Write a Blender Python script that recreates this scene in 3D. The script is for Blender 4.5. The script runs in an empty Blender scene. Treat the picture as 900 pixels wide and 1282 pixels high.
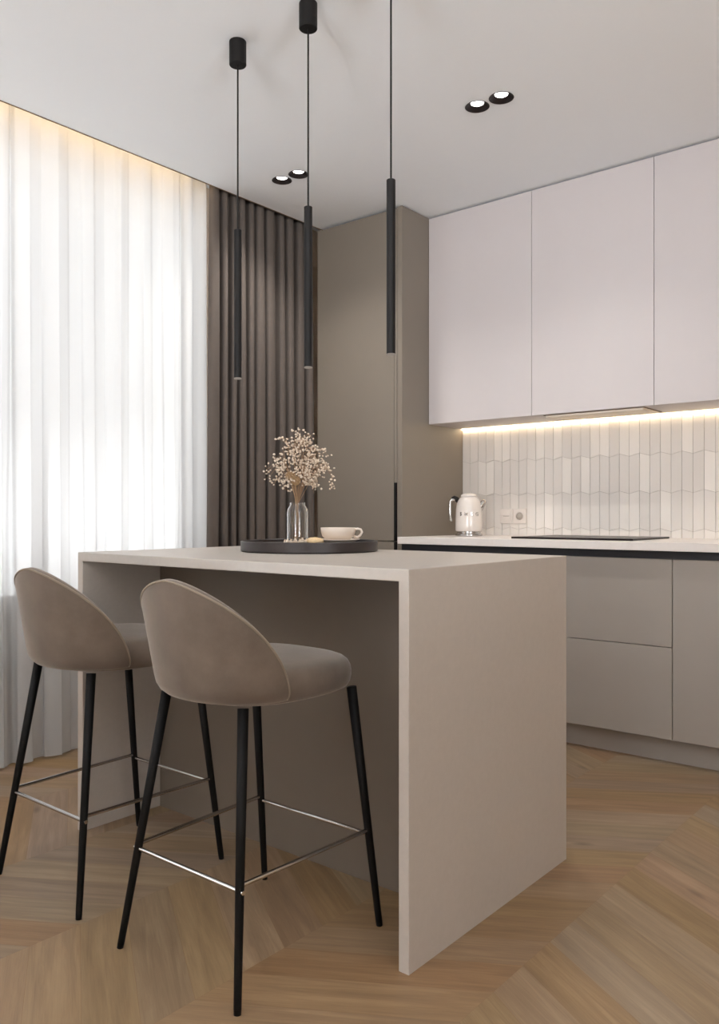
import bpy, bmesh, math, random
from mathutils import Vector, Matrix
random.seed(7)
C = bpy.context.scene.collection
H = 1.04                      # camera height, all plan sizes follow from it
PI = math.pi

# ------------------------------------------------------------------ materials
def srgb(r, g, b):
    f = lambda c: (c/255/12.92) if c/255 <= .04045 else ((c/255+.055)/1.055)**2.4
    return (f(r), f(g), f(b), 1)

def mat(name, col, rough=.5, metal=0, noise=0, nscale=30, bump=0, bscale=200, sheen=0, spec=.5, coat=0):
    m = bpy.data.materials.new(name); m.use_nodes = True
    nt = m.node_tree; b = nt.nodes['Principled BSDF']
    b.inputs['Base Color'].default_value = col
    b.inputs['Roughness'].default_value = rough
    b.inputs['Metallic'].default_value = metal
    b.inputs['Specular IOR Level'].default_value = spec
    b.inputs['Coat Weight'].default_value = coat
    if sheen:
        b.inputs['Sheen Weight'].default_value = sheen
        b.inputs['Sheen Roughness'].default_value = .4
        b.inputs['Sheen Tint'].default_value = (1, .93, .86, 1)
    tc = nt.nodes.new('ShaderNodeTexCoord')
    if noise:
        n = nt.nodes.new('ShaderNodeTexNoise'); n.inputs['Scale'].default_value = nscale
        n.inputs['Detail'].default_value = 6; n.inputs['Roughness'].default_value = .65
        nt.links.new(tc.outputs['Object'], n.inputs['Vector'])
        mr = nt.nodes.new('ShaderNodeMapRange'); mr.inputs['From Min'].default_value = .3; mr.inputs['From Max'].default_value = .7
        mr.inputs['To Min'].default_value = 1-noise; mr.inputs['To Max'].default_value = 1+noise
        nt.links.new(n.outputs['Fac'], mr.inputs['Value'])
        mx = nt.nodes.new('ShaderNodeVectorMath'); mx.operation = 'SCALE'
        mx.inputs[0].default_value = col[:3]
        nt.links.new(mr.outputs[0], mx.inputs['Scale'])
        nt.links.new(mx.outputs[0], b.inputs['Base Color'])
    if bump:
        n2 = nt.nodes.new('ShaderNodeTexNoise'); n2.inputs['Scale'].default_value = bscale; n2.inputs['Detail'].default_value = 4
        nt.links.new(tc.outputs['Object'], n2.inputs['Vector'])
        bp = nt.nodes.new('ShaderNodeBump'); bp.inputs['Strength'].default_value = bump; bp.inputs['Distance'].default_value = .002
        nt.links.new(n2.outputs['Fac'], bp.inputs['Height'])
        nt.links.new(bp.outputs[0], b.inputs['Normal'])
    return m

def emis(name, col, s):
    m = bpy.data.materials.new(name); m.use_nodes = True
    nt = m.node_tree; nt.nodes.clear()
    e = nt.nodes.new('ShaderNodeEmission'); e.inputs[0].default_value = col; e.inputs[1].default_value = s
    o = nt.nodes.new('ShaderNodeOutputMaterial'); nt.links.new(e.outputs[0], o.inputs[0])
    return m

M = {}
M['ceiling'] = mat('ceiling_paint', srgb(246, 250, 255), .9, noise=.01, nscale=3)
M['wall'] = mat('wall_paint', srgb(216, 200, 182), .9, noise=.015, nscale=5)
M['quartz'] = mat('island_quartz', srgb(181, 173, 165), .38, noise=.03, nscale=60, bump=.02)
M['worktop'] = mat('worktop_quartz', srgb(232, 226, 223), .3, noise=.02, nscale=60)
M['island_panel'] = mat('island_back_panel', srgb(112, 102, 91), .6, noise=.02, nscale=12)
M['taupe'] = mat('taupe_lacquer', srgb(127, 118, 108), .5, noise=.02, nscale=6, bump=.02, bscale=500)
M['taupe_dark'] = mat('taupe_plinth', srgb(142, 134, 124), .5, noise=.02, nscale=6)
M['greige'] = mat('greige_lacquer', srgb(163, 156, 149), .42, noise=.015, nscale=6)
M['white'] = mat('white_lacquer', srgb(199, 193, 194), .45, noise=.01, nscale=6)
M['black'] = mat('black_metal', srgb(17, 15, 15), .55, 0, noise=.1, nscale=80, spec=.25)
M['black_wood'] = mat('black_leg', srgb(12, 10, 9), .55, 0, noise=.12, nscale=50, spec=.18)
M['gola'] = mat('black_profile', srgb(24, 25, 32), .45)
M['chrome'] = mat('chrome', srgb(205, 203, 202), .14, 1)
M['velvet'] = mat('taupe_velvet', srgb(103, 91, 81), .85, noise=.17, nscale=9, bump=.25, bscale=700, sheen=.5, spec=.2)
M['piping'] = mat('velvet_piping', srgb(132, 119, 104), .85, sheen=.35, spec=.2, noise=.04)
M['dark_curtain'] = mat('dark_curtain_cloth', srgb(96, 88, 83), .95, noise=.05, nscale=20, bump=.2, bscale=900, spec=.1, sheen=.1)
M['tray'] = mat('dark_tray', srgb(46, 38, 37), .42, noise=.06, nscale=30)
M['ceramic'] = mat('cream_ceramic', srgb(222, 208, 194), .3, noise=.01)
M['biscuit'] = mat('biscuit', srgb(222, 194, 152), .8, noise=.15, nscale=120, bump=.5, bscale=300)
M['kettle'] = mat('cream_enamel', srgb(220, 213, 208), .22, coat=.5)
M['stem'] = mat('dried_stem', srgb(150, 122, 96), .8, noise=.1)
M['blossom'] = mat('dried_blossom', srgb(216, 200, 182), .8, noise=.12, nscale=300)
M['seed'] = mat('seed_head', srgb(176, 146, 112), .85, noise=.25, nscale=250)
M['plastic'] = mat('socket_plastic', srgb(222, 214, 208), .35)
M['slot'] = mat('socket_slot', srgb(168, 160, 153), .6)
M['hobglass'] = mat('hob_glass', srgb(26, 17, 18), .3, spec=.25)
M['hood'] = mat('hood_steel', srgb(236, 224, 208), .45, 0)
M['hoodline'] = mat('hood_joint', srgb(105, 84, 66), .6)
M['winframe'] = mat('window_frame_paint', srgb(225, 225, 225), .5)
M['grout'] = mat('grout', srgb(186, 178, 170), .9)
M['reflector'] = mat('black_reflector', srgb(34, 27, 27), .3, .3)
M['led_warm'] = emis('warm_led', (1, .78, .5, 1), 15)
M['led_cove'] = emis('cove_led', (1, .72, .40, 1), 26)
M['lamp'] = emis('lamp_disc', (1, .95, .92, 1), 5)
M['rodlamp'] = emis('pendant_lens', (1, .86, .74, 1), .22)

def glass(name, ior=1.45, tint=(1, 1, 1, 1), rough=0.0):
    m = bpy.data.materials.new(name); m.use_nodes = True
    nt = m.node_tree; b = nt.nodes['Principled BSDF']
    b.inputs['Base Color'].default_value = tint; b.inputs['Transmission Weight'].default_value = 1
    b.inputs['Roughness'].default_value = rough; b.inputs['IOR'].default_value = ior
    return m
M['glass'] = glass('vase_glass', 1.45)

def pane_mat():
    m = bpy.data.materials.new('window_glass'); m.use_nodes = True
    nt = m.node_tree; nt.nodes.clear()
    t = nt.nodes.new('ShaderNodeBsdfTransparent'); g = nt.nodes.new('ShaderNodeBsdfGlossy'); g.inputs['Roughness'].default_value = .02
    fr = nt.nodes.new('ShaderNodeFresnel'); fr.inputs[0].default_value = 1.3
    mx = nt.nodes.new('ShaderNodeMixShader'); o = nt.nodes.new('ShaderNodeOutputMaterial')
    nt.links.new(fr.outputs[0], mx.inputs[0]); nt.links.new(t.outputs[0], mx.inputs[1]); nt.links.new(g.outputs[0], mx.inputs[2])
    nt.links.new(mx.outputs[0], o.inputs[0]); return m
M['pane'] = pane_mat()

def sheer_mat():
    m = bpy.data.materials.new('sheer_cloth'); m.use_nodes = True
    nt = m.node_tree; nt.nodes.clear()
    N = nt.nodes.new; L = nt.links.new
    tr = N('ShaderNodeBsdfTransparent'); tl = N('ShaderNodeBsdfTranslucent'); df = N('ShaderNodeBsdfDiffuse')
    tl.inputs[0].default_value = (.116, .114, .113, 1); df.inputs[0].default_value = (.88, .87, .86, 1)
    a = N('ShaderNodeMixShader'); a.inputs[0].default_value = .42
    L(tl.outputs[0], a.inputs[1]); L(df.outputs[0], a.inputs[2])
    b = N('ShaderNodeMixShader')
    # weave is denser where seen at a slant: a voile thread pattern via the facing angle
    lw = N('ShaderNodeLayerWeight'); lw.inputs[0].default_value = .35
    mr = N('ShaderNodeMapRange'); mr.inputs['To Min'].default_value = .985; mr.inputs['To Max'].default_value = 1.0
    L(lw.outputs['Facing'], mr.inputs['Value']); L(mr.outputs[0], b.inputs[0])
    L(tr.outputs[0], b.inputs[1]); L(a.outputs[0], b.inputs[2])
    o = N('ShaderNodeOutputMaterial'); L(b.outputs[0], o.inputs[0]); return m
M['sheer'] = sheer_mat()

def floor_mat():
    m = bpy.data.materials.new('oak_chevron'); m.use_nodes = True
    nt = m.node_tree; N = nt.nodes.new; L = nt.links.new
    b = nt.nodes['Principled BSDF']
    uv = N('ShaderNodeUVMap'); uv.uv_map = 'UVMap'
    at = N('ShaderNodeAttribute'); at.attribute_name = 'tone'
    sep = N('ShaderNodeSeparateColor'); L(at.outputs['Color'], sep.inputs[0])
    mp = N('ShaderNodeMapping'); mp.inputs['Scale'].default_value = (1.6, 22, 1)
    L(uv.outputs[0], mp.inputs[0])
    n1 = N('ShaderNodeTexNoise'); n1.inputs['Scale'].default_value = 1.6; n1.inputs['Detail'].default_value = 7; n1.inputs['Roughness'].default_value = .62
    n1.inputs['Distortion'].default_value = .6
    L(mp.outputs[0], n1.inputs['Vector'])
    mp2 = N('ShaderNodeMapping'); mp2.inputs['Scale'].default_value = (8, 190, 1); L(uv.outputs[0], mp2.inputs[0])
    n2 = N('ShaderNodeTexNoise'); n2.inputs['Scale'].default_value = 1.3; n2.inputs['Detail'].default_value = 3; L(mp2.outputs[0], n2.inputs['Vector'])
    cr = N('ShaderNodeValToRGB')
    cr.color_ramp.elements[0].position = .25; cr.color_ramp.elements[0].color = srgb(124, 101, 77)
    cr.color_ramp.elements[1].position = .75; cr.color_ramp.elements[1].color = srgb(160, 134, 104)
    e = cr.color_ramp.elements.new(.5); e.color = srgb(142, 116, 88)
    L(n1.outputs['Fac'], cr.inputs[0])
    # per plank tone and hue
    hs = N('ShaderNodeHueSaturation')
    mh = N('ShaderNodeMapRange'); mh.inputs['To Min'].default_value = .493; mh.inputs['To Max'].default_value = .509; L(sep.outputs[1], mh.inputs['Value'])
    mv = N('ShaderNodeMapRange'); mv.inputs['To Min'].default_value = .88; mv.inputs['To Max'].default_value = 1.07; L(sep.outputs[0], mv.inputs['Value'])
    ms = N('ShaderNodeMapRange'); ms.inputs['To Min'].default_value = .78; ms.inputs['To Max'].default_value = 1.12; L(sep.outputs[2], ms.inputs['Value'])
    L(mh.outputs[0], hs.inputs['Hue']); L(mv.outputs[0], hs.inputs['Value']); L(ms.outputs[0], hs.inputs['Saturation']); L(cr.outputs[0], hs.inputs['Color'])
    # fine pores
    mr = N('ShaderNodeMapRange'); mr.inputs['From Min'].default_value = .3; mr.inputs['From Max'].default_value = .7
    mr.inputs['To Min'].default_value = .93; mr.inputs['To Max'].default_value = 1.04; L(n2.outputs['Fac'], mr.inputs['Value'])
    sc = N('ShaderNodeVectorMath'); sc.operation = 'SCALE'; L(hs.outputs[0], sc.inputs[0]); L(mr.outputs[0], sc.inputs['Scale'])
    # knots
    mk = N('ShaderNodeMapping'); mk.inputs['Scale'].default_value = (3.2, 8, 1); L(uv.outputs[0], mk.inputs[0])
    vo = N('ShaderNodeTexVoronoi'); vo.inputs['Scale'].default_value = .7; L(mk.outputs[0], vo.inputs['Vector'])
    kr = N('ShaderNodeMapRange'); kr.inputs['From Min'].default_value = .02; kr.inputs['From Max'].default_value = .10; kr.inputs['To Min'].default_value = .55; kr.inputs['To Max'].default_value = 1
    L(vo.outputs['Distance'], kr.inputs['Value'])
    sk = N('ShaderNodeVectorMath'); sk.operation = 'SCALE'; L(sc.outputs[0], sk.inputs[0]); L(kr.outputs[0], sk.inputs['Scale'])
    L(sk.outputs[0], b.inputs['Base Color'])
    b.inputs['Roughness'].default_value = .40
    b.inputs['Specular IOR Level'].default_value = .5
    bp = N('ShaderNodeBump'); bp.inputs['Strength'].default_value = .12; bp.inputs['Distance'].default_value = .001
    L(n2.outputs['Fac'], bp.inputs['Height']); L(bp.outputs[0], b.inputs['Normal'])
    return m
M['floor'] = floor_mat()
M['floor_joint'] = mat('floor_joint', srgb(138, 112, 86), .7)

def tile_mat():
    m = bpy.data.materials.new('glazed_tile'); m.use_nodes = True
    nt = m.node_tree; N = nt.nodes.new; L = nt.links.new
    b = nt.nodes['Principled BSDF']
    at = N('ShaderNodeAttribute'); at.attribute_name = 'tone'
    sep = N('ShaderNodeSeparateColor'); L(at.outputs['Color'], sep.inputs[0])
    cr = N('ShaderNodeValToRGB')
    cr.color_ramp.elements[0].color = srgb(221, 216, 211); cr.color_ramp.elements[1].color = srgb(243, 238, 232)
    L(sep.outputs[0], cr.inputs[0]); L(cr.outputs[0], b.inputs['Base Color'])
    b.inputs['Roughness'].default_value = .28
    return m
M['tile'] = tile_mat()

# ------------------------------------------------------------------ mesh helpers
def obj(name, bm, m, parent=None, smooth=False, loc=None):
    bm.normal_update()
    me = bpy.data.meshes.new(name); bm.to_mesh(me); bm.free()
    for mm in (m if isinstance(m, (list, tuple)) else [m]):
        me.materials.append(M[mm] if isinstance(mm, str) else mm)
    if smooth:
        for p in me.polygons: p.use_smooth = True
    o = bpy.data.objects.new(name, me); C.objects.link(o)
    if parent: o.parent = parent
    if loc: o.location = loc
    return o

def recalc(bm):
    bmesh.ops.recalc_face_normals(bm, faces=bm.faces[:]); return bm

def add_box(bm, x0, x1, y0, y1, z0, z1, bevel=0, seg=2, mi=0):
    r = bmesh.ops.create_cube(bm, size=1)
    vs = r['verts']
    for v in vs:
        v.co = Vector(((x0+x1)/2+v.co.x*(x1-x0), (y0+y1)/2+v.co.y*(y1-y0), (z0+z1)/2+v.co.z*(z1-z0)))
    fs = set(f for v in vs for f in v.link_faces)
    for f in fs: f.material_index = mi
    if bevel:
        es = list(set(e for v in vs for e in v.link_edges))
        bmesh.ops.bevel(bm, geom=es, offset=bevel, segments=seg, affect='EDGES', profile=.5)
    return bm

def box(*a, **k):
    return add_box(bmesh.new(), *a, **k)

def add_tube(bm, pts, rad, n=10, cap=True, mi=0):
    pts = [Vector(p) for p in pts]
    rads = rad if isinstance(rad, (list, tuple)) else [rad]*len(pts)
    rings = []
    t0 = (pts[1]-pts[0]).normalized()
    up = Vector((0, 0, 1)) if abs(t0.z) < .9 else Vector((1, 0, 0))
    a = t0.cross(up).normalized()
    for i, p in enumerate(pts):
        t = (pts[min(i+1, len(pts)-1)]-pts[max(i-1, 0)]).normalized()
        a = (a - t*a.dot(t)).normalized(); b = t.cross(a)
        rings.append([bm.verts.new(p+(a*math.cos(2*PI*k/n)+b*math.sin(2*PI*k/n))*rads[i]) for k in range(n)])
    for i in range(len(rings)-1):
        for k in range(n):
            f = bm.faces.new((rings[i][k], rings[i][(k+1) % n], rings[i+1][(k+1) % n], rings[i+1][k])); f.material_index = mi
    if cap:
        bm.faces.new(rings[0][::-1]); bm.faces.new(rings[-1])
    return bm

def add_lathe(bm, prof, n=48, c=(0, 0, 0), close=True, mi=0):
    rings = []
    for r, z in prof:
        if r < 1e-6: rings.append([bm.verts.new((c[0], c[1], c[2]+z))])
        else: rings.append([bm.verts.new((c[0]+r*math.cos(2*PI*k/n), c[1]+r*math.sin(2*PI*k/n), c[2]+z)) for k in range(n)])
    for A, B in zip(rings, rings[1:]):
        for k in range(n):
            k2 = (k+1) % n
            if len(A) == 1 and len(B) == 1: continue
            if len(A) == 1: f = bm.faces.new((A[0], B[k2], B[k]))
            elif len(B) == 1: f = bm.faces.new((A[k], A[k2], B[0]))
            else: f = bm.faces.new((A[k], A[k2], B[k2], B[k]))
            f.material_index = mi
    return recalc(bm)

def lathe(prof, **k):
    return add_lathe(bmesh.new(), prof, **k)

def autosmooth(o, ang=35):
    me = o.data
    for p in me.polygons: p.use_smooth = True
    bm = bmesh.new(); bm.from_mesh(me)
    for e in bm.edges:
        if len(e.link_faces) == 2 and e.calc_face_angle(0) > math.radians(ang): e.smooth = False
    bm.to_mesh(me); bm.free()
    return o

def thing(name, label, cat, loc=(0, 0, 0), rz=0, group=None):
    o = bpy.data.objects.new(name, None); C.objects.link(o)
    o.location = loc; o.rotation_euler = (0, 0, rz); o.empty_display_size = .1
    o['label'] = label; o['category'] = cat
    if group: o['group'] = group
    return o

def tag(o, label, cat, group=None):
    o['label'] = label; o['category'] = cat
    if group: o['group'] = group
    return o

def struct(name, bm, m, **k):
    o = obj(name, bm, m, **k); o['kind'] = 'structure'; return o

def copy_tree(o, parent=None):
    c = o.copy(); C.objects.link(c)
    if parent: c.parent = parent
    for ch in list(o.children): copy_tree(ch, c)
    return c

# ------------------------------------------------------------------ main dimensions (metres)
ZC = 2.558*H                                   # ceiling
XL, XR, YF, YB = -3.46, 2.3, -3.0, 3.872*H     # room
XT = -2.434*H                                  # right side of the tall cabinet
XPOCKET = -3.105                               # ceiling edge at the curtain pocket
YD = 3.297*H                                   # front plane of base and tall doors
YU = 3.53*H                                    # front plane of the wall cabinets
ZU = 1.475*H                                   # underside of the wall cabinets
ZK = .892*H                                    # top of the worktop
ZI = .882*H                                    # top of the island

# ------------------------------------------------------------------ floor: chevron oak planks
def build_floor():
    bm = bmesh.new(); uvl = bm.loops.layers.uv.new('UVMap'); cl = bm.loops.layers.float_color.new('tone')
    band = .48; x0 = -.905 - 8*band; ang = math.radians(31.5); wd = .136; gap = .0005
    rise = band*math.tan(ang)
    nb = int((XR-x0)/band)+2
    for i in range(nb):
        xa = x0+i*band; xb = xa+band
        s = 1 if (i-8) % 2 == 1 else -1         # band left of x=-0.905 rises to +x
        y = YF-rise-.2
        while y < YB+rise+.2:
            ya, yb = (y, y+rise) if s > 0 else (y+rise, y)
            q = [(xa+gap/2, ya+gap), (xb-gap/2, yb+gap), (xb-gap/2, yb+wd-gap), (xa+gap/2, ya+wd-gap)]
            q = [(max(min(px, XR), XL), py) for px, py in q]
            if q[0][0] >= q[1][0]-.001:
                y += wd; continue
            vs = [bm.verts.new((px, py, 0)) for px, py in q]
            f = bm.faces.new(vs)
            ou, ov = random.random()*50, random.random()*50
            col = (min(1, max(0, random.gauss(.5, .27))), random.random(), random.random(), 1)
            L = math.hypot(band, rise)
            d = Vector((band, s*rise)).normalized(); nrm = Vector((-d.y, d.x))
            for lp in f.loops:
                p = Vector((lp.vert.co.x, lp.vert.co.y))
                lp[uvl].uv = (p.dot(d)+ou, p.dot(nrm)+ov); lp[cl] = col
            y += wd
    # clip to the room
    for co, no in (((0, YF, 0), (0, -1, 0)), ((0, YB, 0), (0, 1, 0))):
        g = bm.verts[:]+bm.edges[:]+bm.faces[:]
        bmesh.ops.bisect_plane(bm, geom=g, plane_co=co, plane_no=no, clear_outer=True)
    # substrate seen as the fine joints
    add_box(bm, XL, XR, YF, YB, -.06, -.0008, mi=1)
    return bm
fl = struct('floor', build_floor(), ['floor', 'floor_joint'])

# ------------------------------------------------------------------ walls
t = .2
struct('wall_back', box(XL-t, XR+t, YB, YB+t, -.06, ZC+.35), 'wall')
RY0, RY1, RZ0, RZ1 = -1.0, .5, .9, 2.5      # unseen window right of the camera, added for fill light
bm = bmesh.new()
add_box(bm, XR, XR+t, YF, YB, -.06, RZ0); add_box(bm, XR, XR+t, YF, YB, RZ1, ZC+.35)
add_box(bm, XR, XR+t, YF, RY0, RZ0, RZ1); add_box(bm, XR, XR+t, RY1, YB, RZ0, RZ1)
struct('wall_right', bm, 'wall')
bm = bmesh.new()
add_box(bm, XR+.07, XR+.13, RY0, RY1, RZ0, RZ0+.055, .004); add_box(bm, XR+.07, XR+.13, RY0, RY1, RZ1-.055, RZ1, .004)
for k in range(5):
    yc = RY0+(RY1-RY0)*k/4; ya = yc-.0275 if 0 < k < 4 else (RY0 if k == 0 else RY1-.055)
    add_box(bm, XR+.07, XR+.13, ya, ya+.055, RZ0+.055, RZ1-.055, .004)
wf = struct('window_4', bm, 'winframe')
obj('window_pane', box(XR+.099, XR+.103, RY0+.055, RY1-.055, RZ0+.055, RZ1-.055), 'pane', wf)
# wall behind the camera, with an unseen bare window added as fill daylight
FX0, FX1, FZ0, FZ1 = -.9, .7, .9, 2.5
bm = bmesh.new()
add_box(bm, XL-t, XR+t, YF-t, YF, -.06, FZ0); add_box(bm, XL-t, XR+t, YF-t, YF, FZ1, ZC+.35)
add_box(bm, XL-t, FX0, YF-t, YF, FZ0, FZ1); add_box(bm, FX1, XR+t, YF-t, YF, FZ0, FZ1)
struct('wall_front', bm, 'wall')
bm = bmesh.new()
add_box(bm, FX0, FX1, YF-.13, YF-.07, FZ0, FZ0+.055, .004); add_box(bm, FX0, FX1, YF-.13, YF-.07, FZ1-.055, FZ1, .004)
for k in range(5):
    xc = FX0+(FX1-FX0)*k/4; xa = xc-.0275 if 0 < k < 4 else (FX0 if k == 0 else FX1-.055)
    add_box(bm, xa, xa+.055, YF-.13, YF-.07, FZ0+.055, FZ1-.055, .004)
wf = struct('window_3', bm, 'winframe')
obj('window_pane', box(FX0+.055, FX1-.055, YF-.103, YF-.099, FZ0+.055, FZ1-.055), 'pane', wf)
# window wall: sill, lintel and piers around the openings
WZ0, WZ1 = .72, 2.60
wins = [(-2.4, -.15), (.25, 2.86)]
WZL = .62                     # sill of the window behind the sheer
bm = bmesh.new()
add_box(bm, XL-t, XL, YF, YB, -.06, WZL); add_box(bm, XL-t, XL, YF, wins[1][0], WZL, WZ0); add_box(bm, XL-t, XL, wins[1][1], YB, WZL, WZ0); add_box(bm, XL-t, XL, YF, YB, WZ1, ZC+.35)
ys = [YF]+[v for w in wins for v in w]+[YB]
for a, b in zip(ys[0::2], ys[1::2]): add_box(bm, XL-t, XL, a, b, WZ0, WZ1)
struct('wall_left', bm, 'wall')
for i, (a, b) in enumerate(wins):
    bm = bmesh.new(); w = .055
    x0, x1 = XL-.13, XL-.07
    zlo = WZ0 if i == 0 else WZL
    add_box(bm, x0, x1, a, b, zlo, zlo+w, .004); add_box(bm, x0, x1, a, b, WZ1-w, WZ1, .004)
    n = 3
    for k in range(n+1):
        yc = a+(b-a)*k/n; y0 = yc-w/2 if 0 < k < n else (a if k == 0 else b-w)
        add_box(bm, x0, x1, y0, y0+w, zlo+w, WZ1-w, .004)
    wf = struct('window_%d' % (i+1), bm, 'winframe')
    p = obj('window_pane', box(XL-.103, XL-.099, a+w, b-w, zlo+w, WZ1-w), 'pane', wf)
    s = obj('window_sill', box(XL-.07, XL+.02, a-.03, b+.03, zlo-.0305, zlo-.0005, .004), 'winframe', wf)

# ceiling slab with the holes for the recessed lamps
DL = [(-1.694, 2.796), (-1.586, 2.796), (-2.797, 2.812), (-2.686, 2.812)]
def build_ceiling():
    me = bpy.data.meshes.new('c'); bm = box(XPOCKET, XR, YF, YB, ZC, ZC+.12); bm.to_mesh(me); bm.free()
    o = bpy.data.objects.new('c', me); C.objects.link(o)
    bm = bmesh.new()
    for x, y in DL:
        bmesh.ops.create_cone(bm, cap_ends=True, segments=48, radius1=.0465, radius2=.0465, depth=.16, matrix=Matrix.Translation((x, y, ZC+.0)))
    m2 = bpy.data.meshes.new('k'); bm.to_mesh(m2); bm.free(); k = bpy.data.objects.new('k', m2); C.objects.link(k)
    md = o.modifiers.new('b', 'BOOLEAN'); md.object = k; md.operation = 'DIFFERENCE'; md.solver = 'EXACT'
    bpy.context.view_layer.update()
    ev = o.evaluated_get(bpy.context.evaluated_depsgraph_get())
    bm = bmesh.new(); bm.from_mesh(ev.to_mesh())
    bpy.data.objects.remove(o); bpy.data.objects.remove(k)
    # raised lid over the curtain pocket
    add_box(bm, XL-t, XPOCKET, YF, YB, ZC+.16, ZC+.35)
    add_box(bm, XPOCKET, XR, YF, YB, ZC+.12, ZC+.35)
    return bm
struct('ceiling', build_ceiling(), 'ceiling')
struct('shadow_gap_1', box(XPOCKET-.004, XPOCKET, YF, YB, ZC-.003, ZC+.12), 'hoodline')  # dark strip coloured to stand for the shadow gap along the ceiling edge

# warm light strip hidden in the curtain pocket
ls = thing('cove_light', 'warm light strip glowing along the ceiling pocket above the sheer curtain', 'light strip', (XPOCKET-.02, 0, ZC+.10))
obj('channel', box(-.0, .015, YF+.1, 2.62, .0, .016), 'hood', ls)
obj('diffuser', box(-.006, -.001, YF+.1, 2.62, .001, .014), 'led_cove', ls)

# ------------------------------------------------------------------ curtains
def curtain(name, xf, y0, y1, z0, z1, ny, nz, m, thick=0):
    bm = bmesh.new(); g = []
    for j in range(nz+1):
        z = z0+(z1-z0)*j/nz; row = []
        for i in range(ny+1):
            u = i/ny; x, y = xf(u, j/nz); row.append(bm.verts.new((x, y, z)))
        g.append(row)
    for j in range(nz):
        for i in range(ny): bm.faces.new((g[j][i], g[j][i+1], g[j+1][i+1], g[j+1][i]))
    o = obj(name, bm, m, smooth=True)
    if thick:
        md = o.modifiers.new('s', 'SOLIDIFY'); md.thickness = thick; md.offset = 0
    return o

rnd = random.Random(3)
SY0, SY1 = .12, 2.70
# sheer: phase warped soft folds
knots = [0]
while knots[-1] < 1: knots.append(knots[-1]+rnd.uniform(.5, 1.5)*.062/(SY1-SY0))
amps = [rnd.uniform(.5, 1.0) for _ in knots]
import bisect
def fold(u, kn, am):
    i = min(max(bisect.bisect_right(kn, u)-1, 0), len(kn)-2)
    f = (u-kn[i])/(kn[i+1]-kn[i])
    return (-1)**i*am[i]*math.sin(PI*f)
def sheer_f(u, v):
    a = .016+.010*(1-v)
    w = u+.0012*math.sin(9*v+u*60)*(1-v)
    x = -3.238+a*fold(min(max(w, 0), .9999), knots, amps)+.006*math.sin(u*37+v*2)
    y = SY0+(SY1-SY0)*u+.012*math.sin(u*260+v*1.7)*(1-v*.6)
    return x, y
sh = curtain('sheer_curtain', sheer_f, SY0, SY1, .012, ZC+.12, 900, 10, 'sheer')
tag(sh, 'floor-length white sheer curtain glowing with daylight over the window', 'curtain')

DY0, DY1 = 2.665, 3.40
kn2 = [0]
while kn2[-1] < 1: kn2.append(kn2[-1]+rnd.uniform(.6, 1.35)*.036/(DY1-DY0))
am2 = [rnd.uniform(.6, 1.0) for _ in kn2]
def dark_f(u, v):
    a = .043-.014*v**3
    w = min(max(u+.004*math.sin(5*v+u*30), 0), .9999)
    f = fold(w, kn2, am2); s = math.copysign(abs(f)**.7, f)
    x = -3.155+a*s
    i = min(max(bisect.bisect_right(kn2, w)-1, 0), len(kn2)-2); ln = (kn2[i+1]-kn2[i])*(DY1-DY0)
    ff = (w-kn2[i])/(kn2[i+1]-kn2[i])
    y = DY0+(DY1-DY0)*u-.035*(1-v)*(1-u)**3-.30*ln*math.sin(2*PI*ff)*(1-.6*v*v)
    return x, y
dc = curtain('blackout_curtain', dark_f, DY0, DY1, .012, ZC+.12, 420, 14, 'dark_curtain', .003)
tag(dc, 'heavy dark taupe curtain in deep folds between the sheer and the tall cabinet', 'curtain')

# ------------------------------------------------------------------ tall cabinet
XTL = -3.129
tc = thing('tall_cabinet', 'tall taupe cabinet reaching the ceiling beside the dark curtain', 'cabinet', (XTL, YD, 0))
def L_(x, y, z): return x-XTL, y-YD, z
W = XT-XTL
obj('body', box(0.001, W-.033, .022, YB-YD-.002, .0, ZC-.006), 'taupe', tc)
obj('side_panel', box(W-.032, W, 0, YB-YD-.002, .0, ZC-.004, .002), 'taupe', tc)
d1 = obj('door', box(.002, W-.052, 0, .020, .905, ZC-.011, .0015), 'taupe', tc)
hb = obj('handle', box(W-.050, W-.034, -.004, .016, .905, 1.21, .001), 'black', d1)
obj('door_edge', box(W-.050, W-.034, .0, .018, 1.212, ZC-.011, .001), 'taupe', d1)
d2 = obj('door', box(.002, W-.052, 0, .020, .10, .899, .0015), 'taupe', tc)
obj('handle', box(W-.050, W-.034, -.004, .016, .60, .899, .001), 'black', d2)
obj('door_edge', box(W-.050, W-.034, .0, .018, .10, .598, .001), 'taupe', d2)
obj('plinth', box(.002, W-.033, .06, .075, 0, .098), 'taupe_dark', tc)

# ------------------------------------------------------------------ base cabinets
ZD1, ZD0 = .824*H, .104*H
def base_unit(x0, x1, label, kind):
    th = thing('base_cabinet', label, 'cabinet', (x0, YD, 0))
    w = x1-x0; g = .0016
    obj('body', box(.0005, w-.0005, .022, YB-YD-.002, ZD0, .858*H-.001), 'greige', th)
    if kind == 'drawers':
        zs = .472*H
        obj('drawer', box(g, w-g, 0, .020, ZD0, zs-g, .0015), 'greige', th)
        obj('drawer', box(g, w-g, 0, .020, zs+g, ZD1, .0015), 'greige', th)
    else:
        obj('door', box(g, w-g, 0, .020, ZD0, ZD1, .0015), 'greige', th)
    obj('finger_rail', box(0, w, -.004, .0215, ZD1+.001, .858*H-.001), 'gola', th)
    obj('plinth', box(0, w, .063, .078, 0, ZD0-.001), 'greige', th)
    return th
XB = [XT+.001, -1.70*H, -1.10*H, -.50*H, .08*H]
base_unit(XB[0], XB[1], 'greige base cabinet next to the tall taupe cabinet, mostly hidden behind the island', 'door')
base_unit(XB[1], XB[2], 'greige base cabinet with two wide drawers under the hob', 'drawers')
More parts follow.
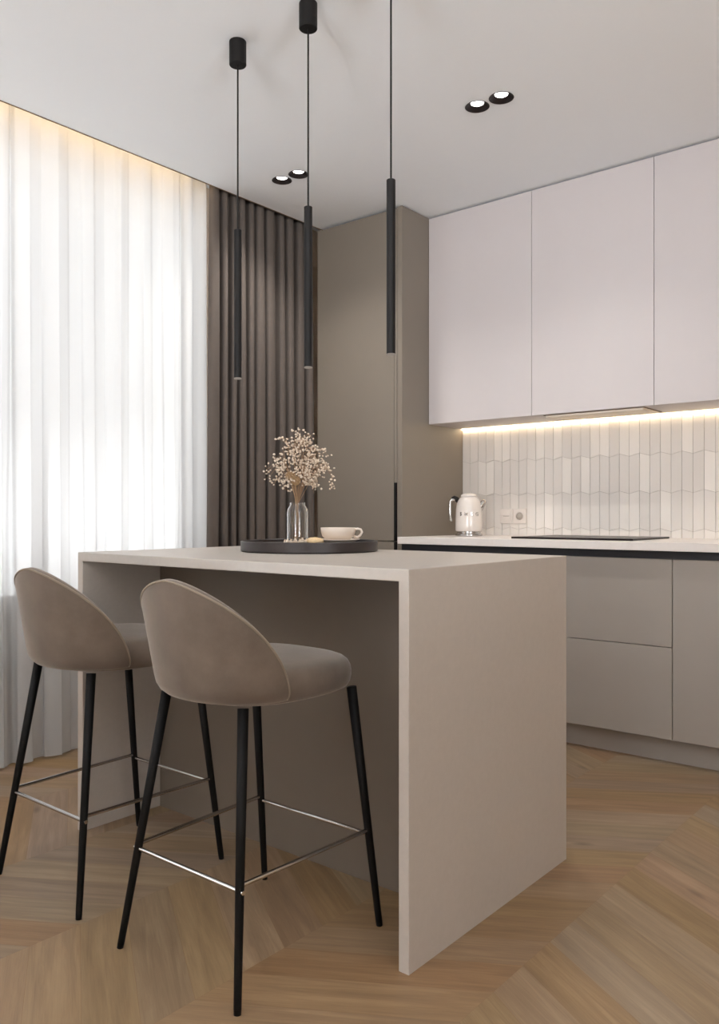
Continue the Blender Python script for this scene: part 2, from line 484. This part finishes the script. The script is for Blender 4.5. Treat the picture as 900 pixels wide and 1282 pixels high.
base_unit(XB[2], XB[3], 'greige base cabinet with a plain full-height door, right of the two drawers', 'door')
wt = obj('worktop', box(XT+.001-.0, XB[3]+.0, -.0, YB-3.257*H-.002, .858*H, ZK, .0015), 'worktop', loc=(0, 3.257*H, 0))
tag(wt, 'white quartz worktop running above the black rail of the base cabinets', 'worktop')

# ------------------------------------------------------------------ wall cabinets
XU = [XT+.001, -1.839*H, -1.256*H, -.67*H]
ul = ['white handleless wall cabinet on the left, against the tall taupe cabinet',
      'white handleless wall cabinet in the middle, above the extractor hood',
      'white handleless wall cabinet on the right, cut by the edge of the photo']
for i in range(3):
    x0, x1 = XU[i], XU[i+1]; w = x1-x0
    th = thing('wall_cabinet', ul[i], 'cabinet', (x0, YU, ZU), 0, 'white wall cabinets')
    obj('body', box(.0005, w-.0005, .021, YB-YU-.028, .0, ZC-ZU-.006), 'white', th)
    obj('door', box(.0013, w-.0013, 0, .020, 0.0, ZC-ZU-.010, .001), 'white', th)
    obj('light_rail', box(.0005, w-.0005, YB-YU-.026, YB-YU-.008, .004, .02), 'hood', th)
    obj('light_strip', box(.0005, w-.0005, YB-YU-.024, YB-YU-.010, -.004, .0035), 'led_warm', th)
hd = thing('extractor_hood', 'slim built-in extractor hood flush in the underside of the middle wall cabinet', 'extractor hood', (-1.785*H, 3.545*H, ZU))
hw, hdp = .482*H, .22*H
bm = bmesh.new(); e = .007
add_box(bm, 0, hw, 0, e, -.0035, -.0005); add_box(bm, 0, hw, hdp-e, hdp, -.0035, -.0005)
add_box(bm, 0, e, e, hdp-e, -.0035, -.0005); add_box(bm, hw-e, hw, e, hdp-e, -.0035, -.0005)
obj('frame', bm, 'hoodline', hd)
bm = box(e+.001, hw-e-.001, e+.001, hdp-e-.001, -.0035, -.0005)
for v in bm.verts:
    if v.co.y < hdp/2 and v.co.z < -.002: v.co.z -= .009      # filter plate tilted to the light strip so it looks better lit
obj('filter_panel', bm, 'hood', hd)

# ------------------------------------------------------------------ backsplash tiles
def build_tiles():
    bm = bmesh.new(); cl = bm.loops.layers.float_color.new('tone')
    x0, x1 = XT+.001, XB[3]; z0, z1 = ZK+.0005, ZU-.003
    add_box(bm, x0, x1, YB-.006, YB-.001, z0, z1, mi=1)
    P = .0515; k = 0; x = x0; rh = .187; zr = 1.155; am = .014; g = .0009
    rr = random.Random(11)
    while x < x1-.002:
        xe = min(x+P, x1)
        s = 1 if k % 2 else -1
        r = -2
        while True:
            zb = zr+r*rh; zt = zb+rh
            if zb-am > z1: break
            def cl_(z): return min(max(z, z0), z1)
            q = [(x+g, cl_(zb-s*am/2+g)), (xe-g, cl_(zb+s*am/2+g)), (xe-g, cl_(zt+s*am/2-g)), (x+g, cl_(zt-s*am/2-g))]
            r += 1
            if q[3][1]-q[0][1] < .006: continue
            tl, tw = rr.uniform(-.0006, .0006), rr.uniform(-.0007, .0007)
            yf = YB-.0115
            fr = [bm.verts.new((a, yf+(tl if i in (0, 1) else -tl)+(tw if i in (0, 3) else -tw), b)) for i, (a, b) in enumerate(q)]
            bk = [bm.verts.new((a, YB-.006, b)) for a, b in q]
            tone = rr.uniform(.12, .42) if rr.random() < .80 else rr.uniform(.6, .8)
            fs = [bm.faces.new(fr)]
            for i in range(4): fs.append(bm.faces.new((fr[i], bk[i], bk[(i+1) % 4], fr[(i+1) % 4])))
            for f in fs:
                for lp in f.loops: lp[cl] = (tone, tone, tone, 1)
        x += P; k += 1
    return recalc(bm)
bs = obj('tile_backsplash', build_tiles(), ['tile', 'grout'])
tag(bs, 'backsplash of narrow upright glazed off-white tiles with slanted ends behind the worktop', 'backsplash')

# ------------------------------------------------------------------ hob, sockets
hb = thing('induction_hob', 'flat black glass induction hob set on the white worktop', 'hob', (-1.86*H, 3.37*H, ZK))
obj('glass_plate', box(0, .572*H, 0, .45*H, .0003, .009, .0012), 'hobglass', hb)
for cx, cy, r in ((.15, .12, .085), (.15, .34, .07), (.44, .12, .07), (.44, .34, .085)):
    obj('cooking_zone', lathe([(r-.0015, .0091), (r, .0093), (r+.0015, .0091)], n=40, c=(cx, cy, 0)), 'slot', hb)

def socket(x, z, label, kind):
    th = thing('wall_socket', label, 'socket', (x, YB-.0125, z), 0, 'wall sockets by the kettle')
    obj('frame', box(-.04, .04, -.008, 0, -.04, .04, .003), 'plastic', th)
    if kind == 'round':
        bm = lathe([(0, .004), (.019, .004), (.020, -.0), (.022, -.0015), (.024, 0)], n=32)
        bmesh.ops.rotate(bm, verts=bm.verts, matrix=Matrix.Rotation(PI/2, 3, 'X'))
        bmesh.ops.translate(bm, verts=bm.verts, vec=(0, -.0085, 0))
        obj('outlet_well', bm, 'slot', th, smooth=True)
        for s in (-1, 1): obj('contact_hole', add_tube(bmesh.new(), [(s*.0095, -.0135, 0), (s*.0095, -.012, 0)], .0022, 8), 'slot', th)
    else:
        obj('rocker', box(-.028, .028, -.0105, -.0075, -.028, -.0015, .001), 'plastic', th)
        obj('rocker', box(-.028, .028, -.0105, -.0075, .0015, .028, .001), 'plastic', th)
        obj('slot', box(-.017, .017, -.0112, -.0102, -.0015, .0015), 'slot', th)
    return th
socket(-2.242, 1.035, 'left plate of the pair of cream wall plates beside the kettle, with a slit', 'flat')
socket(-2.160, 1.035, 'right plate of the pair of cream wall plates beside the kettle, with a round outlet', 'round')

# ------------------------------------------------------------------ kettle
kt = thing('electric_kettle', 'cream retro electric kettle with chrome base on the worktop corner', 'kettle', (-2.330, 3.76, ZK), math.radians(32))
kt.scale = (1.10, 1.10, 1.12)
# local frame: +x to the right in the photo, -y to the viewer
obj('base', lathe([(0, .0005), (.062, .0005), (.066, .004), (.066, .010), (.060, .012), (.058, .014), (.058, .022), (0, .022)], n=48), 'chrome', kt, smooth=True)
autosmooth(kt.children[-1])
pf = [(0, .0235), (.062, .0235), (.0655, .027), (.0655, .05), (.0645, .09), (.063, .13), (.059, .155), (.052, .173), (.044, .184), (.040, .187), (.0, .187)]
o = obj('body', lathe(pf, n=56), 'kettle', kt); autosmooth(o, 50)
o = obj('lid', lathe([(0, .188), (.040, .188), (.041, .190), (.039, .197), (.030, .203), (.012, .206), (0, .2065)], n=40), 'kettle', kt); autosmooth(o, 50)
bm = bmesh.new()
add_tube(bm, [(-.052, 0, .171), (-.066, 0, .176), (-.082, 0, .176), (-.090, 0, .168), (-.092, 0, .15), (-.092, 0, .11), (-.091, 0, .085), (-.086, 0, .076), (-.080, 0, .076)], [.008, .008, .008, .0075, .007, .007, .007, .006, .005], 12)
obj('handle', bm, 'chrome', kt, smooth=True)
bm = bmesh.new(); add_tube(bm, [(-.050, 0, .166), (-.060, 0, .178), (-.072, 0, .185), (-.084, 0, .181)], [.011, .012, .010, .006], 12)
obj('handle_mount', bm, 'black', kt, smooth=True)
bm = bmesh.new()
add_tube(bm, [(.046, 0, .130), (.058, 0, .146), (.070, 0, .160), (.078, 0, .170)], [.022, .019, .014, .011], 14)
obj('spout', bm, 'chrome', kt, smooth=True)
# badge letters across the front of the body
def letter(ch, ang, z, r, size, parent):
    cu = bpy.data.curves.new('t', 'FONT'); cu.body = ch; cu.size = size; cu.extrude = .0012; cu.align_x = 'CENTER'
    cu.offset = .0004
    to = bpy.data.objects.new('t', cu); C.objects.link(to); bpy.context.view_layer.update()
    me = bpy.data.meshes.new_from_object(to.evaluated_get(bpy.context.evaluated_depsgraph_get()))
    bpy.data.objects.remove(to); bpy.data.curves.remove(cu)
    me.materials.clear(); me.materials.append(M['chrome']); me.name = 'badge_letter'
    o = bpy.data.objects.new('badge_letter', me); C.objects.link(o); o.parent = parent
    o.location = (r*math.sin(ang), -r*math.cos(ang), z); o.rotation_euler = (PI/2, 0, ang)
    return o
for i, ch in enumerate('SMEG'):
    letter(ch, math.radians(-36+24*i), .098, .0652, .024, kt)

# ------------------------------------------------------------------ island
IX1, IX0 = -1.085, -2.343*H
IY0, IY1 = 1.438*H, 2.218*H
T = .029
isl = thing('kitchen_island', 'greige quartz waterfall kitchen island with a knee recess for the bar stools', 'island', ((IX0+IX1)/2, (IY0+IY1)/2, 0))
ox, oy = (IX0+IX1)/2, (IY0+IY1)/2
hx, hy = (IX1-IX0)/2, (IY1-IY0)/2
# waterfall slab: top and both ends as one mitred piece
bm = bmesh.new()
prof = [(-hx, 0), (-hx, ZI), (hx, ZI), (hx, 0), (hx-T, 0), (hx-T, ZI-T), (-hx+T, ZI-T), (-hx+T, 0)]
A = [bm.verts.new((x, -hy, z)) for x, z in prof]; B = [bm.verts.new((x, hy, z)) for x, z in prof]
bm.faces.new((A[0], A[1], A[6], A[7])); bm.faces.new((A[1], A[2], A[5], A[6])); bm.faces.new((A[2], A[3], A[4], A[5]))
bm.faces.new((B[7], B[6], B[1], B[0])); bm.faces.new((B[6], B[5], B[2], B[1])); bm.faces.new((B[5], B[4], B[3], B[2]))
for i in range(8):
    j = (i+1) % 8; bm.faces.new((A[i], B[i], B[j], A[j]))
recalc(bm)
es = [e for e in bm.edges if len(e.link_faces) == 2 and e.calc_face_angle(0) > 1 and not (all(v.co.z < .001 for v in e.verts))]
bmesh.ops.bevel(bm, geom=es, offset=.0015, segments=1, affect='EDGES')
obj('waterfall_slab', bm, 'quartz', isl)
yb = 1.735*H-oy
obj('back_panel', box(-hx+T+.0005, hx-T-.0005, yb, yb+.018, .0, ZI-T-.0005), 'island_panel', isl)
w3 = (2*hx-2*T)/2
obj('carcass', box(-hx+T+.0005, hx-T-.0005, yb+.019, hy-.03, .09, ZI-T-.0005), 'greige', isl)
for k in range(2):
    xa = -hx+T+k*w3
    obj('door', box(xa+.002, xa+w3-.002, hy-.029, hy-.009, .10, ZI-T-.03, .0015), 'greige', isl)
obj('plinth', box(-hx+T+.0005, hx-T-.0005, hy-.09, hy-.075, 0, .089), 'greige', isl)

# ------------------------------------------------------------------ bar stool
def superell(hw_, hd_, n, e=3.0):
    out = []
    for k in range(n):
        a = 2*PI*k/n; c, s = math.cos(a), math.sin(a)
        out.append((hw_*math.copysign(abs(c)**(2/e), c), hd_*math.copysign(abs(s)**(2/e), s)))
    return out

def make_stool(loc, label):
    th = thing('bar_stool', label, 'bar stool', loc, 0, 'velvet bar stools at the island')
    # plan origin: centre between the feet; the sitter faces +y (the island)
    # seat cushion
    bm = bmesh.new(); n = 72; rings = []
    sy = .014
    prof = [(.80, .613), (.91, .614), (.955, .618), (.985, .628), (1.0, .643), (1.0, .655), (.99, .667), (.965, .678), (.92, .6865), (.85, .692), (.74, .6955), (.55, .698), (.25, .6995)]
    for s, z in prof:
        pts = [(px*(1-.07*max(0, -py/.212)), py) for px, py in superell(.2085, .212, n, 2.9)]
        rings.append([bm.verts.new((px*s, sy+py*s-(.0 if py > 0 else 0), z)) for px, py in pts])
    for a, b in zip(rings, rings[1:]):
        for k in range(n): bm.faces.new((a[k], a[(k+1) % n], b[(k+1) % n], b[k]))
    bm.faces.new(rings[0][::-1]); bm.faces.new(rings[-1])
    obj('seat', recalc(bm), 'velvet', th, smooth=True)
    # wrap-around backrest
    cy = 1.3336-1.391; w0, w1, d0, d1 = .2046, .2394, .1715, .1406
    zb, zs, zp, q, tm = .6175, .6275, .8984, 1.5434, 1.4403
    def top(k): return zs+(zp-zs)*max(0, 1-min(k, 1)**q)**.6895
    NT = 72; bm = bmesh.new(); cols = []; edge = []
    for i in range(NT+1):
        th_ = tm*math.sin(PI/2*(-1+2*i/NT)); k = abs(th_/tm); zt = top(k)
        rr_ = min(.010, (zt-zb)*.45)
        col = []
        def P(z, off):
            hh = min(max((zb+.035-z)/.035, 0), 1); ins = .03*(1-math.sqrt(max(0, 1-hh*hh*.98)))
            Wd = w0+w1*(z-zb)-ins-off; Dd = d0+d1*(z-zb)-ins-off
            return (Wd*math.sin(th_), cy-Dd*math.cos(th_), z)
        TH = .030
        for j in range(17):
            v = (j/16); v = v if v > .3 else v*v/.3*1.0 if v > 0 else 0
            col.append(P(zb+(zt-rr_-zb)*v, 0))
        for a in (30, 60, 90, 120, 150):
            a = math.radians(a)
            col.append(P(zt-rr_+rr_*math.sin(a), TH/2-TH/2*math.cos(a)))
        for j in range(9):
            v = 1-j/8; col.append(P(zb+.002+(zt-rr_-zb-.002)*v, TH))
        cols.append([bm.verts.new(c) for c in col])
        edge.append(P(zt-min(.004, rr_*.4), .0012))
    m = len(cols[0])
    for a, b in zip(cols, cols[1:]):
        for k in range(m): bm.faces.new((a[k], a[(k+1) % m], b[(k+1) % m], b[k]))
    bm.faces.new(cols[0]); bm.faces.new(cols[-1][::-1])
    bk = obj('backrest', recalc(bm), 'velvet', th, smooth=True)
    autosmooth(bk, 60)
    # piping seam: up the front ends, over the rim and along the outer lower edge
    def E(th_, z):
        hh = min(max((zb+.035-z)/.035, 0), 1); ins = .03*(1-math.sqrt(max(0, 1-hh*hh*.98)))
        return ((w0+w1*(z-zb)-ins)*math.sin(th_), cy-(d0+d1*(z-zb)-ins)*math.cos(th_), z)
    path = [edge[0]]+edge[2:-2]+[edge[-1]]
    bm = bmesh.new(); add_tube(bm, path, .0026, 8)
    obj('piping', recalc(bm), 'piping', bk, smooth=True)
    # legs
    X0 = -.0
    legs = {'bl': ((-.205, -.238), (-.120, -.150)), 'br': ((.207, -.242), (.146, -.172)),
            'fl': ((-.212, .244), (-.166, .176)), 'fr': ((.206, .232), (.176, .164))}
    pos = {}
    for kx, (f, tp) in legs.items():
        sx = -1 if kx[1] == 'l' else 1; s2 = -1 if kx[0] == 'b' else 1
        fx, fy = (.208*sx, .24*s2)
        if s2 < 0: tx, ty = .136*sx, -.158
        else: tx, ty = .174*sx, .170
        p0 = Vector((fx, fy, 0)); p1 = Vector((tx, ty, .612)); pos[kx] = (p0, p1)
        bm = bmesh.new()
        add_tube(bm, [p0, p0+(p1-p0)*.02, p0+(p1-p0)*.5, p1], [.0078, .0085, .0105, .0128], 14)
        obj('leg', recalc(bm), 'black_wood', th, smooth=True)
        autosmooth(th.children[-1], 50)
    def at(k, z): p0, p1 = pos[k]; return p0+(p1-p0)*(z/p1.z)
    def bar(a, b, z, ext=0):
        A_, B_ = at(a, z), at(b, z); d = (B_-A_).normalized()
        bm = bmesh.new(); add_tube(bm, [A_-d*ext, B_+d*ext], .0052, 12)
        o = obj('footrest_bar', recalc(bm), 'chrome', th); autosmooth(o, 50)
    zf = .237
    bar('bl', 'br', zf, .012); bar('fl', 'fr', zf, .0)
    bar('bl', 'fl', zf+.011, 0); bar('br', 'fr', zf+.011, 0)
    return th
st = make_stool((-1.483, 1.391, 0), 'taupe velvet bar stool nearer the camera, at the middle of the island')
s2 = copy_tree(st); s2.location = (-2.100, 1.404, 0)
s2['label'] = 'taupe velvet bar stool further left, next to the sheer curtain'

# ------------------------------------------------------------------ pendants
pend = ['left pendant lamp, a thin black tube in front of the dark curtain',
        'middle pendant lamp, a thin black tube hanging between the other two',
        'right pendant lamp, a thin black tube hanging in front of the tall cabinet']
def make_pendant(x, y, label):
    th = thing('pendant_lamp', label, 'pendant lamp', (x, y, ZC), 0, 'black tube pendants over the island')
    o = obj('ceiling_canopy', lathe([(0, 0), (.0275, 0), (.029, -.002), (.029, -.080), (.0275, -.082), (0, -.082)], n=40), 'black', th); autosmooth(o)
    zt = 1.938*H-ZC+H*0; zbm = 1.448*H-ZC
    o = obj('cable', add_tube(bmesh.new(), [(0, 0, -.083), (0, 0, zt)], .0028, 8), 'black', th)
    o = obj('lamp_tube', lathe([(0, zt), (.0121, zt), (.0131, zt-.001), (.0131, zbm+.004), (.0105, zbm+.004), (.0105, zbm+.006), (0, zbm+.006)], n=28), 'black', th); autosmooth(o)
    o = obj('light_ring', lathe([(.0, zbm+.0045), (.0100, zbm+.0045), (.0130, zbm+.003), (.0130, zbm), (.009, zbm), (0, zbm+.002)], n=28), 'rodlamp', th)
    return th
p0 = make_pendant(-2.014*H, 1.82*H, pend[0])
for i, xx in ((1, -1.698*H), (2, -1.382*H)):
    c = copy_tree(p0); c.location.x = xx; c['label'] = pend[i]

# ------------------------------------------------------------------ recessed ceiling lamps
dlab = ['round black recessed spotlight, left of the pair nearest the white wall cabinets',
        'round black recessed spotlight, right of the pair nearest the white wall cabinets',
        'round black recessed spotlight, left one of the pair near the dark curtain',
        'round black recessed spotlight, right one of the pair near the dark curtain']
for i, (x, y) in enumerate(DL):
    if i == 0:
        th = thing('recessed_spotlight', dlab[0], 'spotlight', (x, y, ZC), 0, 'black recessed spotlights')
        o = obj('reflector', lathe([(.047, -.0005), (.0485, -.0025), (.0465, -.003), (.0455, -.002), (.0260, .012), (.0260, .034), (.0455, .0345), (.0455, .002), (.047, -.0005)], n=44), 'reflector', th); autosmooth(o, 40)
        obj('lamp_lens', lathe([(0, .0105), (.018, .0108), (.0256, .012), (.0256, .033), (0, .0335)], n=36), 'lamp', th, smooth=True)
        d0_ = th
    else:
        th = copy_tree(d0_); th.location = (x, y, ZC); th['label'] = dlab[i]

# ------------------------------------------------------------------ tray with vase, cup
tx, ty = -1.912, 2.056
tr = obj('serving_tray', lathe([(0, 0.0005), (.230, .0005), (.234, .004), (.234, .034), (.232, .036), (.229, .036), (.227, .034), (.227, .027), (.225, .026), (0, .026)], n=96), 'tray', loc=(tx, ty, ZI)); autosmooth(tr, 40)
tag(tr, 'round dark brown serving tray with a raised rim on the island', 'tray')
zt_ = ZI+.0264
vx, vy = -1.996, 2.085
vs = obj('glass_vase', lathe([(0, .0), (.034, .0), (.0375, .004), (.0375, .108), (.036, .118), (.030, .126), (.0275, .130), (.0275, .138), (.0285, .141), (.0265, .141), (.0255, .138), (.0255, .130), (.0285, .1245), (.0340, .1165), (.0352, .108), (.0352, .010), (.033, .007), (0, .007)], n=64), 'glass', loc=(vx, vy, zt_)); autosmooth(vs, 32)
tag(vs, 'clear cylindrical glass vase with a short neck holding dried flowers on the tray', 'vase')

fb = thing('dried_flower_bouquet', 'bunch of dried small pale blossoms on thin stems standing in the glass vase', 'flowers', (vx, vy, zt_+.0085-.02))
rf = random.Random(21)
R_ = Vector((math.cos(math.atan(840/1022)), math.sin(math.atan(840/1022)), 0)); Fd = Vector((-R_.y, R_.x, 0))
def blob(bm, c, r):
    g = bmesh.ops.create_icosphere(bm, subdivisions=1, radius=r)
    q = Matrix.Rotation(rf.uniform(0, 6), 3, 'Z') @ Matrix.Rotation(rf.uniform(0, 3), 3, 'X')
    s = Vector((rf.uniform(.8, 1.2), rf.uniform(.8, 1.2), rf.uniform(.6, .95)))
    for v in g['verts']: v.co = q @ Vector((v.co.x*s.x, v.co.y*s.y, v.co.z*s.z)) + c
NS = 22
for k in range(NS):
    a = 2*PI*k/NS*2.4+rf.uniform(-.3, .3)
    sp = [.022, .045, .068, .088][k % 4]*rf.uniform(.9, 1.1)
    hh = [.375, .355, .33, .285][k % 4]+rf.uniform(-.012, .012)
    d = Vector((math.cos(a), math.sin(a), 0))
    d.x *= 1.0; sp *= (.85 if d.dot(R_) < 0 else 1.05)
    b0 = d*-.012+Vector((rf.uniform(-.006, .006), rf.uniform(-.006, .006), .022))
    p1 = d*.004+Vector((0, 0, .15)); p2 = d*(.012+sp*.30)+Vector((0, 0, .235)); p3 = d*sp+Vector((0, 0, hh))
    pts = []
    for i in range(13):
        t_ = i/12; ctrl = [b0, p1, p2, p3]
        s_ = t_*3; j = min(int(s_), 2); f = s_-j
        pp = [ctrl[max(j-1, 0)], ctrl[j], ctrl[j+1], ctrl[min(j+2, 3)]]
        q = .5*((2*pp[1])+(-pp[0]+pp[2])*f+(2*pp[0]-5*pp[1]+4*pp[2]-pp[3])*f*f+(-pp[0]+3*pp[1]-3*pp[2]+pp[3])*f**3)
        pts.append(q)
    bm = bmesh.new(); add_tube(bm, pts, [.0011]*7+[.0009]*6, 5)
    bb = bmesh.new()
    # side twigs near the top, each ending in small blossoms; outer ones droop
    for tw in range(7):
        base = pts[rf.choice([8, 9, 10, 11, 12])]
        ta = rf.uniform(0, 6.28); out = Vector((math.cos(ta), math.sin(ta), 0))*.8+d*.9
        drop = .0 if k % 4 < 2 else -.03*rf.random()
        tip = base+out*rf.uniform(.012, .034)+Vector((0, 0, rf.uniform(-.016, .026)+drop))
        mid = (base+tip)/2+Vector((0, 0, .008))
        add_tube(bm, [base, mid, tip], .0006, 4)
        for q in range(rf.choice([3, 4, 5])):
            c = tip+Vector((rf.gauss(0, .008), rf.gauss(0, .008), rf.gauss(0, .008)))
            add_tube(bm, [tip, c], .0004, 3, cap=False); blob(bb, c, rf.uniform(.0032, .0054))
    st_ = obj('flower_stem', bm, 'stem', fb)
    obj('blossom_spray', bb, 'blossom', st_)['kind'] = 'stuff'
# drooping sprays on both sides as in the photo
for dx, dz0, dz1, n_ in ((.118, .30, .195, 20), (-.066, .285, .225, 12), (-.045, .25, .195, 6), (.055, .25, .185, 12)):
    bm = bmesh.new(); bb = bmesh.new()
    e0 = R_*dx*.25+Vector((0, 0, .20)); e1 = R_*dx*.8+Vector((0, 0, dz0)); e2 = R_*dx+Fd*rf.uniform(-.02, .02)+Vector((0, 0, dz1))
    add_tube(bm, [Vector((0, 0, .022)), R_*dx*.02+Vector((0, 0, .15)), e0, (e0+e1)/2+Vector((0, 0, .02)), e1, (e1+e2)/2+R_*dx*.12, e2], [.001]*5+[.0006]*2, 5)
    for q in range(n_):
        f = rf.random(); c = e1.lerp(e2, f)+R_*dx*.12*math.sin(PI*f)+Vector((rf.gauss(0, .008), rf.gauss(0, .008), rf.gauss(0, .005)))
        blob(bb, c, rf.uniform(.0032, .0050))
    st_ = obj('flower_stem', bm, 'stem', fb); obj('blossom_spray', bb, 'blossom', st_)['kind'] = 'stuff'
# two papery seed heads
for dx, dz in ((-.022, .245), (-.004, .228)):
    c = R_*dx-Fd*.035+Vector((0, 0, dz)); bm = bmesh.new()
    for k in range(60):
        ph = math.acos(1-2*(k+.5)/60); tt = k*2.39996
        nrm = Vector((math.sin(ph)*math.cos(tt), math.sin(ph)*math.sin(tt), math.cos(ph)))
        add_tube(bm, [c+nrm*.004, c+nrm*.013, c+nrm*.0165], [.0008, .0012, .0034], 6)
    add_tube(bm, [c, (c.x*.3, c.y*.3, .16), (0, 0, .023)], .0012, 5)
    obj('seed_head', bm, 'seed', fb)

# fallen blossoms at the foot of the vase
fbl = None
for i, (a, b, s) in enumerate(((-.030, -.052, 1), (-.018, -.060, .9), (-.004, -.056, 1.1), (.012, -.058, .9), (.020, -.050, 1.2), (.034, -.046, 1.0), (.046, -.040, 1.1), (.050, -.030, .9), (-.040, -.044, .8))):
    p = Vector((vx, vy, zt_))+R_*a+Fd*b
    if fbl is None:
        bm = bmesh.new()
        for k in range(7):
            an = 2*PI*k/7; blob(bm, Vector((.0045*math.cos(an), .0045*math.sin(an), .004)), .0036)
        for k in range(5):
            an = 2*PI*k/5; blob(bm, Vector((.003*math.cos(an), .003*math.sin(an), .0085)), .0034)
        blob(bm, Vector((0, 0, .0125)), .0032)
        zmin = min(v.co.z for v in bm.verts)
        for v in bm.verts: v.co.z -= zmin
        o = obj('fallen_blossom', bm, 'blossom'); fbl = o
    else:
        o = fbl.copy(); C.objects.link(o)
    o.location = p; o.scale = (s*1.1,)*3; o.rotation_euler = (0, 0, i*1.3)
    tag(o, 'tiny pale dried blossom fallen on the tray at the foot of the vase', 'blossom', 'fallen blossoms on the tray')

# cup and saucer
def onisl(dxp, dyp): return Vector((tx, ty, zt_))+R_*dxp+Fd*dyp
cp = onisl(.098, .010)
sc_ = obj('saucer', lathe([(0, 0), (.030, 0), (.034, .002), (.058, .007), (.074, .013), (.0745, .0145), (.072, .0145), (.056, .010), (.034, .005), (0, .0045)], n=64), 'ceramic', smooth=True, loc=cp)
tag(sc_, 'cream saucer under the cup on the tray', 'saucer')
cu = thing('coffee_cup', 'wide low cream cup with a loop handle on its saucer on the tray', 'cup', cp+Vector((0, 0, .0052)), math.atan(840/1022)-.15)
o = obj('bowl', lathe([(0, .0), (.026, .0), (.028, .001), (.030, .004), (.045, .010), (.055, .020), (.0595, .034), (.0605, .048), (.0595, .0485), (.0580, .048), (.057, .035), (.052, .021), (.042, .012), (.028, .007), (0, .006)], n=64), 'ceramic', cu, smooth=True)
bm = bmesh.new()
add_tube(bm, [(.056, 0, .042), (.068, 0, .045), (.079, 0, .042), (.083, 0, .033), (.078, 0, .023), (.068, 0, .016), (.054, 0, .018)], [.0048, .0042, .004, .004, .004, .0044, .005], 10)
obj('handle', bm, 'ceramic', cu, smooth=True)
bk_ = None
for i, (a, b, lbl) in enumerate(((.026, -.040, 'round golden biscuit lying left of the cup on the tray, nearer one'), (.014, .020, 'round golden biscuit lying left of the cup on the tray, further one'))):
    p = onisl(a, b)
    if bk_ is None:
        bm = lathe([(0, 0), (.020, 0), (.0245, .003), (.0255, .009), (.023, .015), (.014, .019), (0, .020)], n=28)
        o = obj('biscuit', bm, 'biscuit', smooth=True); bk_ = o
    else:
        o = bk_.copy(); C.objects.link(o)
    o.location = p; tag(o, lbl, 'biscuit', 'biscuits on the tray')

# ------------------------------------------------------------------ world, light
w = bpy.data.worlds.new('World'); bpy.context.scene.world = w; w.use_nodes = True
bg = w.node_tree.nodes['Background']
# dim sky outside, with bright ground below the horizon added to lift the ceiling
tcw = w.node_tree.nodes.new('ShaderNodeTexCoord'); sx = w.node_tree.nodes.new('ShaderNodeSeparateXYZ')
cr = w.node_tree.nodes.new('ShaderNodeValToRGB')
w.node_tree.links.new(tcw.outputs['Generated'], sx.inputs[0]); w.node_tree.links.new(sx.outputs['Z'], cr.inputs[0])
cr.color_ramp.elements[0].position = 0.0; cr.color_ramp.elements[0].color = (2.3, 2.38, 2.44, 1)
cr.color_ramp.elements[1].position = .12; cr.color_ramp.elements[1].color = (.35, .36, .37, 1)
w.node_tree.links.new(cr.outputs[0], bg.inputs[0])
bg.inputs[1].default_value = 9.0
def portal(loc, rot, sx_, sy_):
    ld = bpy.data.lights.new('window_portal', 'AREA'); ld.shape = 'RECTANGLE'; ld.size = sx_; ld.size_y = sy_
    ld.cycles.is_portal = True
    lo = bpy.data.objects.new('window_portal', ld); C.objects.link(lo); lo.location = loc; lo.rotation_euler = rot
portal(((FX0+FX1)/2, YF-t, (FZ0+FZ1)/2), (PI/2, 0, 0), FX1-FX0, FZ1-FZ0)
portal((XR+t, (RY0+RY1)/2, (RZ0+RZ1)/2), (0, PI/2, 0), RZ1-RZ0, RY1-RY0)
for a, b in wins:
    z0_ = WZ0 if a < 0 else WZL
    portal((XL-.2, (a+b)/2, (z0_+WZ1)/2), (0, -PI/2, 0), WZ1-z0_, b-a)
# light given off by the four recessed spotlights
for x, y in DL:
    ld = bpy.data.lights.new('spot_beam', 'SPOT'); ld.energy = 17; ld.color = (1, .96, .9); ld.spot_size = math.radians(125); ld.spot_blend = .9
    ld.shadow_soft_size = .03
    lo = bpy.data.objects.new('spot_beam', ld); C.objects.link(lo); lo.location = (x, y, ZC-.004)

# ------------------------------------------------------------------ camera
cd = bpy.data.cameras.new('Camera'); co = bpy.data.objects.new('Camera', cd); C.objects.link(co)
co.location = (0, 0, H); co.rotation_euler = (PI/2, 0, math.atan(840/1022))
cd.sensor_fit = 'HORIZONTAL'; cd.sensor_width = 36; cd.lens = 1022/900*36; cd.shift_y = 4/900
cd.clip_start = .02
S = bpy.context.scene; S.camera = co
S.view_settings.view_transform = 'Standard'; S.view_settings.look = 'None'
S.view_settings.exposure = .26; S.view_settings.gamma = 1; S.view_settings.use_curve_mapping = False
S.cycles.max_bounces = 14; S.cycles.diffuse_bounces = 7; S.cycles.transparent_max_bounces = 24; S.cycles.transmission_bounces = 12
S.cycles.use_denoising = True
S.cycles.sample_clamp_indirect = 6
